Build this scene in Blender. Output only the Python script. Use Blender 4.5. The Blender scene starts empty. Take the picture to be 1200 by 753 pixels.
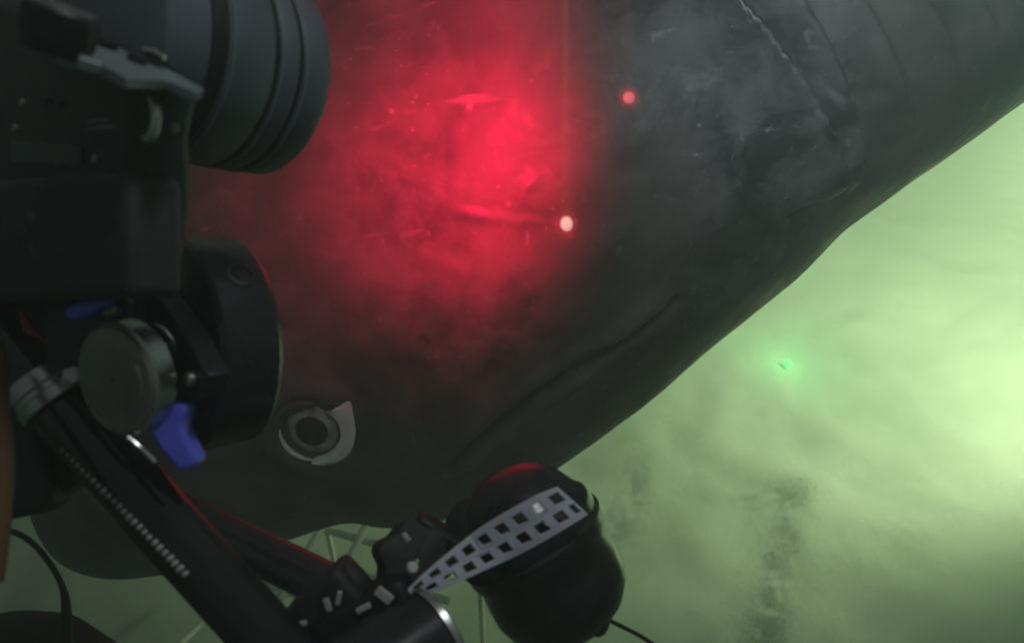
import bpy, bmesh, math, random
import numpy as np
from mathutils import Vector, Matrix

random.seed(7)
rng = np.random.default_rng(11)
scene = bpy.context.scene
COL = scene.collection
PI = math.pi

# ------------------------------------------------------------------ camera
CAM_H, PITCH = 2.8, math.radians(35.0)
LENS = 26.0
cam_d = bpy.data.cameras.new('camera')
cam = bpy.data.objects.new('camera', cam_d)
COL.objects.link(cam)
cam.location = (0, 0, CAM_H)
cam.rotation_euler = (PI / 2 - PITCH, 0, 0)
cam_d.lens = LENS
cam_d.sensor_width = 36.0
cam_d.clip_start = 0.02
cam_d.clip_end = 200.0
cam_d.dof.use_dof = True
cam_d.dof.focus_distance = 0.72
cam_d.dof.aperture_fstop = LENS / 3.0          # 3 mm aperture, a phone-like depth of field
scene.camera = cam

# ------------------------------------------------------------------ world, lamps, exposure
world = bpy.data.worlds.new('World')
scene.world = world
world.use_nodes = True
bg = world.node_tree.nodes['Background']
bg.inputs[0].default_value = (0.72, 0.78, 0.80, 1)     # dim even ambient fill added all round, not daylight
bg.inputs[1].default_value = 0.115
vs = scene.view_settings
vs.view_transform = 'Standard'
vs.look = 'None'
vs.gamma = 1.0
vs.exposure = 0.0
scene.cycles.use_denoising = True
scene.cycles.max_bounces = 5
scene.cycles.volume_bounces = 1
scene.cycles.use_adaptive_sampling = True
scene.cycles.adaptive_threshold = 0.02
scene.cycles.caustics_reflective = False
scene.cycles.caustics_refractive = False

FPX = LENS / 36.0 * 1200.0                         # focal length in photo pixels
CR = Vector((1, 0, 0))
CF = Vector((0, math.cos(PITCH), -math.sin(PITCH)))
CD = Vector((0, -math.sin(PITCH), -math.cos(PITCH)))   # picture-down
C0 = Vector((0, 0, CAM_H))


def P(px, py, d):
    """point seen at photo pixel (px, py) at distance d along the view axis"""
    return C0 + CF * d + CR * ((px - 600) * d / FPX) + CD * ((py - 376.5) * d / FPX)


def DV(x, y, z):
    """direction: x right, y down, z away from the viewer"""
    return (CR * x + CD * y + CF * z).normalized()


def lamp(name, kind, loc, target, energy, color, **kw):
    d = bpy.data.lights.new(name, kind)
    o = bpy.data.objects.new(name, d)
    COL.objects.link(o)
    o.location = loc
    o.rotation_euler = (target - loc).to_track_quat('-Z', 'Y').to_euler()
    d.energy = energy
    d.color = color
    for k, v in kw.items():
        setattr(d, k, v)
    return o


FLOOD_POS = P(1520, 190, 3.0)
FLOOD_AIM = FLOOD_POS + DV(-0.54, -0.02, 0.84) * 3.0
lamp('flood_lamp_light', 'SPOT', FLOOD_POS, FLOOD_AIM, 640, (0.88, 1.0, 0.58),
     spot_size=math.radians(152), spot_blend=0.5, shadow_soft_size=0.12)
# the submersible's own work light above the camera, cool white
lamp('work_light', 'SPOT', P(1250, -420, 0.30), P(1110, 20, 1.1), 20.0, (0.74, 0.87, 1.0),
     spot_size=math.radians(88), spot_blend=1.0, shadow_soft_size=0.08)
# small cabin lamp above and behind the viewer
lamp('cabin_light', 'POINT', C0 + CR * 0.16 - CD * 0.46 + CF * 0.02, P(150, 440, 0.3), 4.2, (0.90, 0.96, 1.0), shadow_soft_size=0.04)
# red laser array: one broad glow and two measuring dots
for (tx, ty, e, size) in ((530, 225, 108, 37), (470, 165, 44, 58), (575, 300, 34, 22), (535, 420, 11, 13)):
    lamp('red_glow_light', 'SPOT', P(640, -330, 0.42), P(tx, ty, 1.12), e, (1.0, 0.001, 0.055),
         spot_size=math.radians(size), spot_blend=1.0, shadow_soft_size=0.05)
for (px, py, e, c) in ((737, 130, 95, (1.0, 0.16, 0.20)), (664, 268, 230, (1.0, 0.66, 0.60))):
    for size, k, cc in ((1.9, 1.0, c), (3.6, 0.22, (1.0, 0.02, 0.06))):
        lamp('laser_dot_light', 'SPOT', P(px - 4, -330, 0.45), P(px, py, 1.08), e * k, cc,
             spot_size=math.radians(size), spot_blend=0.8, shadow_soft_size=0.0005)

# ------------------------------------------------------------------ materials
def new_mat(name):
    m = bpy.data.materials.new(name)
    m.use_nodes = True
    nt = m.node_tree
    return m, nt, nt.nodes['Principled BSDF']


def nd(nt, t, **kw):
    n = nt.nodes.new(t)
    for k, v in kw.items():
        setattr(n, k, v)
    return n


def simple(name, c1, c2, rough=(0.35, 0.55), metal=0.0, scale=30.0, bump=0.0005, spec=0.5, scratch=0.0, bscale=220.0):
    m, nt, b = new_mat(name)
    tc = nd(nt, 'ShaderNodeTexCoord')
    n = nd(nt, 'ShaderNodeTexNoise')
    n.inputs['Scale'].default_value = scale
    n.inputs['Detail'].default_value = 6
    nt.links.new(tc.outputs['Object'], n.inputs['Vector'])
    r = nd(nt, 'ShaderNodeValToRGB')
    r.color_ramp.elements[0].position = 0.3
    r.color_ramp.elements[1].position = 0.7
    r.color_ramp.elements[0].color = (*c1, 1)
    r.color_ramp.elements[1].color = (*c2, 1)
    nt.links.new(n.outputs['Fac'], r.inputs['Fac'])
    nt.links.new(r.outputs['Color'], b.inputs['Base Color'])
    mr = nd(nt, 'ShaderNodeMapRange')
    mr.inputs['From Min'].default_value = 0.3
    mr.inputs['From Max'].default_value = 0.7
    mr.inputs['To Min'].default_value = rough[0]
    mr.inputs['To Max'].default_value = rough[1]
    nt.links.new(n.outputs['Fac'], mr.inputs['Value'])
    nt.links.new(mr.outputs['Result'], b.inputs['Roughness'])
    b.inputs['Metallic'].default_value = metal
    b.inputs['Specular IOR Level'].default_value = spec
    if bump:
        n2 = nd(nt, 'ShaderNodeTexNoise')
        n2.inputs['Scale'].default_value = bscale
        n2.inputs['Detail'].default_value = 3
        nt.links.new(tc.outputs['Object'], n2.inputs['Vector'])
        bp = nd(nt, 'ShaderNodeBump')
        bp.inputs['Strength'].default_value = 0.5
        bp.inputs['Distance'].default_value = bump
        nt.links.new(n2.outputs['Fac'], bp.inputs['Height'])
        nt.links.new(bp.outputs['Normal'], b.inputs['Normal'])
    return m


M = {}
M['black_plastic'] = simple('black_plastic', (0.006, 0.007, 0.008), (0.011, 0.013, 0.015), (0.38, 0.55), spec=0.35)
M['black_gloss'] = simple('black_gloss', (0.010, 0.010, 0.012), (0.016, 0.017, 0.020), (0.18, 0.32), bump=0.0001)
M['black_rubber'] = simple('black_rubber', (0.010, 0.011, 0.012), (0.018, 0.019, 0.020), (0.55, 0.75), bump=0.0008)
M['lens_grey'] = simple('lens_grey', (0.060, 0.066, 0.084), (0.072, 0.080, 0.100), (0.42, 0.55), bump=0.0001)
M['body_grey'] = simple('body_grey', (0.012, 0.017, 0.018), (0.019, 0.026, 0.027), (0.45, 0.6), bump=0.0004, bscale=700, spec=0.4)
M['top_grey'] = simple('top_grey', (0.11, 0.14, 0.145), (0.14, 0.17, 0.175), (0.35, 0.5), bump=0.0002)
M['steel'] = simple('steel', (0.42, 0.43, 0.42), (0.55, 0.55, 0.53), (0.22, 0.36), metal=1.0, bump=0.0002)
M['steel_dull'] = simple('steel_dull', (0.27, 0.265, 0.25), (0.38, 0.37, 0.35), (0.28, 0.42), metal=0.9, bump=0.0002)
M['blue'] = simple('blue', (0.09, 0.09, 0.62), (0.13, 0.13, 0.78), (0.35, 0.5), bump=0.0003)
M['strap'] = simple('strap', (0.34, 0.35, 0.41), (0.46, 0.47, 0.54), (0.5, 0.7), bump=0.0004)
M['rack'] = simple('rack', (0.34, 0.315, 0.30), (0.46, 0.43, 0.41), (0.5, 0.7), bump=0.0005)
M['rust'] = simple('rust', (0.09, 0.038, 0.020), (0.19, 0.085, 0.045), (0.5, 0.7), scale=18)
M['chip'] = simple('chip', (0.45, 0.45, 0.44), (0.6, 0.6, 0.58), (0.4, 0.6), bump=0)
M['cord'] = simple('cord', (0.008, 0.010, 0.010), (0.016, 0.018, 0.018), (0.5, 0.7), bump=0.0003)
M['pale_bar'] = simple('pale_bar', (0.66, 0.70, 0.64), (0.80, 0.84, 0.78), (0.5, 0.7), scale=12)
M['post'] = simple('post', (0.035, 0.052, 0.048), (0.085, 0.11, 0.10), (0.6, 0.8), scale=9, bump=0.004, bscale=30)
M['flake_pale'] = simple('flake_pale', (0.36, 0.42, 0.35), (0.46, 0.52, 0.44), (0.6, 0.8), scale=9, bump=0.003, bscale=30)
M['timber'] = simple('timber', (0.05, 0.072, 0.064), (0.12, 0.15, 0.13), (0.8, 0.95), scale=11, bump=0.004, bscale=30)
M['flake_dark'] = simple('flake_dark', (0.09, 0.12, 0.105), (0.16, 0.20, 0.175), (0.8, 0.95), scale=11, bump=0)
M['lamp_glass'] = simple('lamp_glass', (0.7, 0.75, 0.6), (0.8, 0.85, 0.7), (0.1, 0.2), bump=0)

gm_, gnt, gb = new_mat('green_glow')
gb.inputs['Base Color'].default_value = (0.2, 0.8, 0.3, 1)
gb.inputs['Emission Color'].default_value = (0.10, 1.0, 0.20, 1)
gb.inputs['Emission Strength'].default_value = 2.2
M['green_glow'] = gm_
M['pole_gloss'] = simple('pole_gloss', (0.008, 0.008, 0.010), (0.013, 0.014, 0.016), (0.06, 0.11), bump=0.0001)


def seabed_material():
    m, nt, b = new_mat('sediment')
    tc = nd(nt, 'ShaderNodeTexCoord')
    n1 = nd(nt, 'ShaderNodeTexNoise'); n1.inputs['Scale'].default_value = 1.1; n1.inputs['Detail'].default_value = 8
    n2 = nd(nt, 'ShaderNodeTexNoise'); n2.inputs['Scale'].default_value = 14; n2.inputs['Detail'].default_value = 8
    mx = nd(nt, 'ShaderNodeMath', operation='ADD')
    ml = nd(nt, 'ShaderNodeMath', operation='MULTIPLY'); ml.inputs[1].default_value = 0.35
    for n in (n1, n2):
        nt.links.new(tc.outputs['Object'], n.inputs['Vector'])
    nt.links.new(n2.outputs['Fac'], ml.inputs[0])
    nt.links.new(n1.outputs['Fac'], mx.inputs[0]); nt.links.new(ml.outputs[0], mx.inputs[1])
    r = nd(nt, 'ShaderNodeValToRGB')
    r.color_ramp.elements[0].position = 0.48; r.color_ramp.elements[0].color = (0.29, 0.345, 0.29, 1)
    r.color_ramp.elements[1].position = 0.85; r.color_ramp.elements[1].color = (0.37, 0.43, 0.365, 1)
    nt.links.new(mx.outputs[0], r.inputs['Fac'])
    nt.links.new(r.outputs['Color'], b.inputs['Base Color'])
    b.inputs['Roughness'].default_value = 0.95
    bp = nd(nt, 'ShaderNodeBump'); bp.inputs['Distance'].default_value = 0.01; bp.inputs['Strength'].default_value = 0.4
    nt.links.new(n2.outputs['Fac'], bp.inputs['Height']); nt.links.new(bp.outputs['Normal'], b.inputs['Normal'])
    return m


def skin_material():
    m, nt, b = new_mat('shark_skin')
    tc = nd(nt, 'ShaderNodeTexCoord')

    def noise(scale, detail=6, rough=0.6, dist=0.0):
        n = nd(nt, 'ShaderNodeTexNoise')
        n.inputs['Scale'].default_value = scale
        n.inputs['Detail'].default_value = detail
        n.inputs['Roughness'].default_value = rough
        n.inputs['Distortion'].default_value = dist
        nt.links.new(tc.outputs['Object'], n.inputs['Vector'])
        return n

    def ramp(src, p0, c0, p1, c1):
        r = nd(nt, 'ShaderNodeValToRGB')
        r.color_ramp.elements[0].position = p0; r.color_ramp.elements[0].color = c0
        r.color_ramp.elements[1].position = p1; r.color_ramp.elements[1].color = c1
        nt.links.new(src, r.inputs['Fac'])
        return r

    def mix(fac, a, bcol, mode='MIX'):
        x = nd(nt, 'ShaderNodeMix', data_type='RGBA', blend_type=mode)
        if isinstance(fac, float):
            x.inputs[0].default_value = fac
        else:
            nt.links.new(fac, x.inputs[0])
        for s, v in ((6, a), (7, bcol)):
            if isinstance(v, tuple):
                x.inputs[s].default_value = v
            else:
                nt.links.new(v, x.inputs[s])
        return x.outputs[2]

    big = noise(3.2, 7, 0.6, 0.4)
    base = ramp(big.outputs['Fac'], 0.40, (0.016, 0.017, 0.019, 1), 0.62, (0.062, 0.062, 0.062, 1))
    mid = noise(13, 5, 0.6, 0.3)
    c = mix(ramp(mid.outputs['Fac'], 0.45, (0, 0, 0, 1), 0.66, (0.8, 0.8, 0.8, 1)).outputs['Color'],
            base.outputs['Color'], (0.090, 0.088, 0.086, 1))
    # pale scuffs and pits
    scf = noise(9, 9, 0.7, 0.7)
    c = mix(ramp(scf.outputs['Fac'], 0.63, (0, 0, 0, 1), 0.72, (0.55, 0.55, 0.55, 1)).outputs['Color'],
            c, (0.19, 0.185, 0.18, 1))
    # small parasite specks and nicks
    vo = nd(nt, 'ShaderNodeTexVoronoi'); vo.inputs['Scale'].default_value = 16; vo.inputs['Randomness'].default_value = 1.0
    wp = noise(30, 3, 0.6)
    ad = nd(nt, 'ShaderNodeVectorMath', operation='MULTIPLY_ADD')
    ad.inputs[1].default_value = (0.03, 0.03, 0.03)
    nt.links.new(wp.outputs['Color'], ad.inputs[0]); nt.links.new(tc.outputs['Object'], ad.inputs[2])
    nt.links.new(ad.outputs[0], vo.inputs['Vector'])
    dots = ramp(vo.outputs['Distance'], 0.05, (1, 1, 1, 1), 0.11, (0, 0, 0, 1))
    keep = ramp(noise(2.6, 3).outputs['Fac'], 0.5, (0, 0, 0, 1), 0.6, (0.8, 0.8, 0.8, 1))
    fac = mix(1.0, dots.outputs['Color'], keep.outputs['Color'], 'MULTIPLY')
    c = mix(fac, c, (0.34, 0.34, 0.33, 1))
    # long fine scratches, two directions
    for rot, sc3, lo in ((0.6, (5, 60, 26), 0.665), (-0.9, (66, 6, 34), 0.675)):
        mp = nd(nt, 'ShaderNodeMapping')
        mp.inputs['Rotation'].default_value = (0.3, rot, rot)
        mp.inputs['Scale'].default_value = sc3
        nt.links.new(tc.outputs['Object'], mp.inputs['Vector'])
        sn = nd(nt, 'ShaderNodeTexNoise'); sn.inputs['Scale'].default_value = 1.0; sn.inputs['Detail'].default_value = 3
        nt.links.new(mp.outputs['Vector'], sn.inputs['Vector'])
        fc = ramp(sn.outputs['Fac'], lo, (0, 0, 0, 1), lo + 0.08, (0.6, 0.6, 0.6, 1))
        c = mix(fc.outputs['Color'], c, (0.20, 0.195, 0.19, 1))
    # tiny pale pits
    v2 = nd(nt, 'ShaderNodeTexVoronoi'); v2.inputs['Scale'].default_value = 46
    nt.links.new(ad.outputs[0], v2.inputs['Vector'])
    d2 = ramp(v2.outputs['Distance'], 0.07, (1, 1, 1, 1), 0.16, (0, 0, 0, 1))
    k2 = ramp(noise(4.3, 5).outputs['Fac'], 0.52, (0, 0, 0, 1), 0.62, (0.7, 0.7, 0.7, 1))
    c = mix(mix(1.0, d2.outputs['Color'], k2.outputs['Color'], 'MULTIPLY'), c, (0.26, 0.255, 0.25, 1))
    # brown blotches towards the snout
    c = mix(ramp(noise(1.7, 4).outputs['Fac'], 0.45, (0, 0, 0, 1), 0.62, (0.5, 0.5, 0.5, 1)).outputs['Color'], c, (0.070, 0.058, 0.046, 1))
    nt.links.new(c, b.inputs['Base Color'])
    b.inputs['Roughness'].default_value = 0.52
    rr = nd(nt, 'ShaderNodeMapRange')
    rr.inputs['From Min'].default_value = 0.3; rr.inputs['From Max'].default_value = 0.7
    rr.inputs['To Min'].default_value = 0.42; rr.inputs['To Max'].default_value = 0.70
    nt.links.new(mid.outputs['Fac'], rr.inputs['Value']); nt.links.new(rr.outputs['Result'], b.inputs['Roughness'])
    b.inputs['Specular IOR Level'].default_value = 0.45
    fine = noise(34, 2, 0.5)
    bsum = nd(nt, 'ShaderNodeMath', operation='MULTIPLY_ADD'); bsum.inputs[1].default_value = 0.35
    soft = noise(12, 3, 0.5, 0.3)
    nt.links.new(fine.outputs['Fac'], bsum.inputs[0]); nt.links.new(soft.outputs['Fac'], bsum.inputs[2])
    bp = nd(nt, 'ShaderNodeBump'); bp.inputs['Distance'].default_value = 0.008; bp.inputs['Strength'].default_value = 0.5
    nt.links.new(bsum.outputs[0], bp.inputs['Height']); nt.links.new(bp.outputs['Normal'], b.inputs['Normal'])
    return m


M['seabed'] = seabed_material()
M['skin'] = skin_material()
M['pupil'] = simple('pupil', (0.002, 0.014, 0.011), (0.003, 0.020, 0.016), (0.30, 0.40), bump=0, spec=0.25)
M['iris'] = simple('iris', (0.12, 0.14, 0.13), (0.46, 0.50, 0.47), (0.4, 0.6), scale=60, bump=0.001, bscale=90)
M['eye_rim'] = simple('eye_rim', (0.66, 0.70, 0.69), (0.80, 0.83, 0.82), (0.35, 0.5), scale=40, bump=0.0005)
M['lid'] = simple('lid', (0.045, 0.045, 0.045), (0.075, 0.075, 0.075), (0.5, 0.6), bump=0.001)


# ------------------------------------------------------------------ mesh helpers
class MB:
    def __init__(self):
        self.v = []
        self.f = []

    def add(self, verts, faces):
        o = len(self.v)
        self.v += [Vector(x) for x in verts]
        self.f += [tuple(i + o for i in f) for f in faces]
        return self

    def box(self, c, ax, ay, az, sx, sy, sz):
        """centre, three directions, half sizes"""
        vs_ = [c + ax * (sx * i) + ay * (sy * j) + az * (sz * k) for i in (-1, 1) for j in (-1, 1) for k in (-1, 1)]
        return self.add(vs_, [(0, 1, 3, 2), (4, 6, 7, 5), (0, 4, 5, 1), (2, 3, 7, 6), (0, 2, 6, 4), (1, 5, 7, 3)])

    def lathe(self, o, axis, prof, n=48, cap0=True, cap1=True, sy=1.0):
        axis = axis.normalized()
        a = axis.orthogonal().normalized()
        b = axis.cross(a)
        vs_, fs = [], []
        for (t, r) in prof:
            for i in range(n):
                th = 2 * PI * i / n
                vs_.append(o + axis * t + a * (r * math.cos(th)) + b * (r * math.sin(th)))
        for k in range(len(prof) - 1):
            for i in range(n):
                j = (i + 1) % n
                fs.append((k * n + i, k * n + j, (k + 1) * n + j, (k + 1) * n + i))
        if cap0:
            fs.append(tuple(range(n - 1, -1, -1)))
        if cap1:
            q = (len(prof) - 1) * n
            fs.append(tuple(range(q, q + n)))
        return self.add(vs_, fs)

    def tube(self, pts, r, n=14, cap=True):
        pts = [Vector(p) for p in pts]
        rs = r if isinstance(r, (list, tuple)) else [r] * len(pts)
        vs_, fs = [], []
        prev = None
        for k, p in enumerate(pts):
            d = (pts[min(k + 1, len(pts) - 1)] - pts[max(k - 1, 0)]).normalized()
            if prev is None:
                a = d.orthogonal().normalized()
            else:
                a = (prev - d * prev.dot(d)).normalized()
            prev = a
            b = d.cross(a)
            for i in range(n):
                th = 2 * PI * i / n
                vs_.append(p + a * (rs[k] * math.cos(th)) + b * (rs[k] * math.sin(th)))
        for k in range(len(pts) - 1):
            for i in range(n):
                j = (i + 1) % n
                fs.append((k * n + i, k * n + j, (k + 1) * n + j, (k + 1) * n + i))
        if cap:
            fs.append(tuple(range(n - 1, -1, -1)))
            q = (len(pts) - 1) * n
            fs.append(tuple(range(q, q + n)))
        return self.add(vs_, fs)

    def prism(self, poly, ext):
        n = len(poly)
        vs_ = [Vector(p) for p in poly] + [Vector(p) + ext for p in poly]
        fs = [tuple(range(n)), tuple(range(2 * n - 1, n - 1, -1))]
        for i in range(n):
            j = (i + 1) % n
            fs.append((i, i + n, j + n, j))
        return self.add(vs_, fs)

    def blob(self, c, ax, ay, az, rx, ry, rz, nu=28, nv=16, p=1.0):
        vs_, fs = [], []
        f_ = lambda x: math.copysign(abs(x) ** p, x)
        for j in range(nv + 1):
            ph = -PI / 2 + PI * j / nv
            for i in range(nu):
                th = 2 * PI * i / nu
                vs_.append(c + ax * (rx * f_(math.cos(ph)) * f_(math.cos(th))) + ay * (ry * f_(math.cos(ph)) * f_(math.sin(th))) + az * (rz * f_(math.sin(ph))))
        for j in range(nv):
            for i in range(nu):
                k = (i + 1) % nu
                fs.append((j * nu + i, j * nu + k, (j + 1) * nu + k, (j + 1) * nu + i))
        return self.add(vs_, fs)

    def build(self, name, mat, parent=None, bevel=0.0, sharp=35, subsurf=0):
        off = Vector((0, 0, 0))
        q = parent
        while q is not None:
            off += q.location
            q = q.parent
        me = bpy.data.meshes.new(name)
        me.from_pydata([tuple(v - off) for v in self.v], [], self.f)
        bm = bmesh.new(); bm.from_mesh(me)
        bmesh.ops.remove_doubles(bm, verts=bm.verts, dist=1e-6)
        bmesh.ops.recalc_face_normals(bm, faces=bm.faces)
        bm.to_mesh(me); bm.free()
        for p in me.polygons:
            p.use_smooth = True
        me.set_sharp_from_angle(angle=math.radians(sharp))
        me.materials.append(M[mat])
        o = bpy.data.objects.new(name, me)
        COL.objects.link(o)
        o.parent = parent
        if bevel:
            md = o.modifiers.new('bevel', 'BEVEL')
            md.width = bevel; md.segments = 3; md.limit_method = 'ANGLE'; md.angle_limit = math.radians(38)
        if subsurf:
            md = o.modifiers.new('sub', 'SUBSURF'); md.levels = subsurf; md.render_levels = subsurf
        return o


def thing(name, label, cat, loc, group=None):
    o = bpy.data.objects.new(name, None)
    o.empty_display_size = 0.05
    COL.objects.link(o)
    o.location = loc
    o['label'] = label
    o['category'] = cat
    if group:
        o['group'] = group
    return o


def tag(o, label, cat, group=None):
    o['label'] = label
    o['category'] = cat
    if group:
        o['group'] = group
    return o


def spline(pts, n):
    """Catmull-Rom through points"""
    pts = [Vector(p) for p in pts]
    q = [pts[0] * 2 - pts[1]] + pts + [pts[-1] * 2 - pts[-2]]
    out = []
    for k in range(1, len(q) - 2):
        for i in range(n):
            t = i / n
            a, b, c, d = q[k - 1], q[k], q[k + 1], q[k + 2]
            out.append(0.5 * ((2 * b) + (c - a) * t + (2 * a - 5 * b + 4 * c - d) * t * t + (3 * b - a - 3 * c + d) * t ** 3))
    out.append(pts[-1])
    return out


def rpx(r, d):
    return r * d / FPX


# ------------------------------------------------------------------ seabed
TABLES = {}


def value_noise(x, y, seed):
    if seed not in TABLES:
        TABLES[seed] = np.random.default_rng(seed).random((256, 256))
    T = TABLES[seed]
    xi = np.floor(x).astype(int); yi = np.floor(y).astype(int)
    fx = x - xi; fy = y - yi
    fx = fx * fx * (3 - 2 * fx); fy = fy * fy * (3 - 2 * fy)
    g = lambda a, b: T[a % 256, b % 256]
    return (g(xi, yi) * (1 - fx) + g(xi + 1, yi) * fx) * (1 - fy) + (g(xi, yi + 1) * (1 - fx) + g(xi + 1, yi + 1) * fx) * fy - 0.5


def fbm(x, y, s, octv, seed):
    out = np.zeros_like(x); a = 1.0
    for k in range(octv):
        out += a * value_noise(x * s + 7.3 * k, y * s - 3.1 * k, seed + k)
        s *= 2.03; a *= 0.5
    return out


def grid_axis(lo, hi, dlo, dhi, n_f, n_c):
    return np.concatenate([np.linspace(lo, dlo, n_c, endpoint=False), np.linspace(dlo, dhi, n_f, endpoint=False), np.linspace(dhi, hi, n_c + 1)])


gx = grid_axis(-40, 40, -4, 6, 180, 24)
gy = grid_axis(-40, 40, -0.5, 9, 180, 24)
GX, GY = np.meshgrid(gx, gy, indexing='ij')


def seabed_z(x, y):
    x = np.asarray(x, float); y = np.asarray(y, float)
    return 0.16 * fbm(x, y, 0.55, 4, 3) + 0.05 * fbm(x, y, 2.7, 3, 21)


GZ = seabed_z(GX, GY)
nx, ny = GX.shape
idx = np.arange(nx * ny).reshape(nx, ny)
faces = np.stack([idx[:-1, :-1], idx[1:, :-1], idx[1:, 1:], idx[:-1, 1:]], -1).reshape(-1, 4)
me = bpy.data.meshes.new('seabed')
me.from_pydata(np.stack([GX, GY, GZ], -1).reshape(-1, 3).tolist(), [], faces.tolist())
for p in me.polygons:
    p.use_smooth = True
me.materials.append(M['seabed'])
seabed = bpy.data.objects.new('seabed', me)
COL.objects.link(seabed)
seabed['kind'] = 'structure'


def on_seabed(x, y):
    return Vector((x, y, float(seabed_z(x, y))))


# ------------------------------------------------------------------ haze: the water itself
hz = MB().box(Vector((0, 0, 1.3)), Vector((1, 0, 0)), Vector((0, 1, 0)), Vector((0, 0, 1)), 41, 41, 2.6)
hm = bpy.data.materials.new('murky_water')
hm.use_nodes = True
hm.node_tree.nodes.clear()
ho = hm.node_tree.nodes.new('ShaderNodeOutputMaterial')
pv = hm.node_tree.nodes.new('ShaderNodeVolumePrincipled')
pv.inputs['Color'].default_value = (0.74, 0.94, 0.80, 1)
pv.inputs['Density'].default_value = 0.185
pv.inputs['Anisotropy'].default_value = 0.25
hm.node_tree.links.new(pv.outputs[0], ho.inputs['Volume'])
M['haze'] = hm
haze = hz.build('haze', 'haze')
haze['kind'] = 'stuff'

# ------------------------------------------------------------------ the shark
SD = 1.5                                             # distance of the shark's midline plane
SO = P(215, 685, SD)
AX = DV(0.867, -0.498, 0)                            # snout to tail
AY = DV(-0.498, -0.867, 0)                           # belly to back
AZ = DV(0, 0, -1)                                    # flank towards the viewer

ST = np.array([  # X, back, belly, half breadth
    (-0.160, 0.220, 0.200, 0.012), (-0.156, 0.255, 0.165, 0.05), (-0.144, 0.290, 0.135, 0.085), (-0.11, 0.345, 0.100, 0.135),
    (-0.05, 0.415, 0.062, 0.19), (0.03, 0.485, 0.030, 0.235), (0.13, 0.575, 0.002, 0.285), (0.25, 0.655, -0.022, 0.325),
    (0.36, 0.715, -0.046, 0.352), (0.40, 0.735, -0.066, 0.36), (0.44, 0.755, -0.098, 0.368), (0.52, 0.795, -0.135, 0.385),
    (0.70, 0.875, -0.165, 0.42), (0.95, 0.955, -0.145, 0.455), (1.20, 1.015, -0.100, 0.48), (1.33, 1.04, -0.080, 0.49),
    (1.46, 1.05, -0.046, 0.497), (1.60, 1.065, -0.030, 0.505), (1.97, 1.085, 0.010, 0.515), (2.5, 1.06, 0.06, 0.49),
    (3.2, 0.97, 0.17, 0.38), (4.0, 0.82, 0.33, 0.21), (4.6, 0.74, 0.46, 0.09), (5.0, 0.72, 0.53, 0.045), (5.2, 0.71, 0.60, 0.02)])


def pchip(x, xs, ys):
    h = np.diff(xs); d = np.diff(ys) / h
    m = np.zeros_like(ys)
    for i in range(1, len(xs) - 1):
        if d[i - 1] * d[i] > 0:
            w1 = 2 * h[i] + h[i - 1]; w2 = h[i] + 2 * h[i - 1]
            m[i] = (w1 + w2) / (w1 / d[i - 1] + w2 / d[i])
    m[0] = d[0]; m[-1] = d[-1]
    k = np.clip(np.searchsorted(xs, x) - 1, 0, len(xs) - 2)
    t = (x - xs[k]) / h[k]
    return ((2 * t**3 - 3 * t**2 + 1) * ys[k] + (t**3 - 2 * t**2 + t) * h[k] * m[k] + (-2 * t**3 + 3 * t**2) * ys[k + 1] + (t**3 - t**2) * h[k] * m[k + 1])


def section(X):
    yd = pchip(X, ST[:, 0], ST[:, 1]); yv = pchip(X, ST[:, 0], ST[:, 2]); w = pchip(X, ST[:, 0], ST[:, 3])
    return (yd + yv) / 2, (yd - yv) / 2, w


PW = 2.25


def flank(X, Y):
    X = np.atleast_1d(np.asarray(X, float)); Y = np.atleast_1d(np.asarray(Y, float))
    X = np.clip(X, ST[0, 0] + 1e-4, ST[-1, 0] - 1e-4)
    yc, h, w = section(X)
    t = np.clip(np.abs((Y - yc) / h), 0, 0.999)
    return w * (1 - t**PW) ** (1 / PW)


def feat(px, py):
    """body coordinates (X, Y) of the flank point seen at a photo pixel"""
    z = 0.3
    o = SO - C0
    ox, oy = o.dot(CR), o.dot(CD)
    for _ in range(40):
        d = SD - z
        xc = (px - 600) * d / FPX - ox
        yc = (py - 376.5) * d / FPX - oy
        X = xc * 0.867 - yc * 0.498
        Y = -xc * 0.498 - yc * 0.867
        X *= 1 / (0.867**2 + 0.498**2); Y *= 1 / (0.867**2 + 0.498**2)
        z = 0.5 * z + 0.5 * float(flank(X, Y)[0])
    return X, Y


def poly_dist(X, Y, line):
    """signed distance to a polyline and position along it (0..1)"""
    best = np.full(X.shape, 1e9); sgn = np.ones(X.shape); pos = np.zeros(X.shape)
    seg = [math.dist(line[i], line[i + 1]) for i in range(len(line) - 1)]
    tot = sum(seg); acc = 0
    for i in range(len(line) - 1):
        (x0, y0), (x1, y1) = line[i], line[i + 1]
        dx, dy = x1 - x0, y1 - y0
        L2 = dx * dx + dy * dy
        t = np.clip(((X - x0) * dx + (Y - y0) * dy) / L2, 0, 1)
        ex, ey = X - (x0 + t * dx), Y - (y0 + t * dy)
        d = np.hypot(ex, ey)
        k = d < best
        best[k] = d[k]
        sgn[k] = np.sign(dx * ey - dy * ex)[k]
        pos[k] = ((acc + t * seg[i]) / tot)[k]
        acc += seg[i]
    return best * sgn, pos


def fpoly(pxs, n=6):
    pts = spline([Vector((a, b, 0)) for a, b in pxs], n)
    return [feat(p.x, p.y) for p in pts]


EYE = feat(364, 507)


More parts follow.
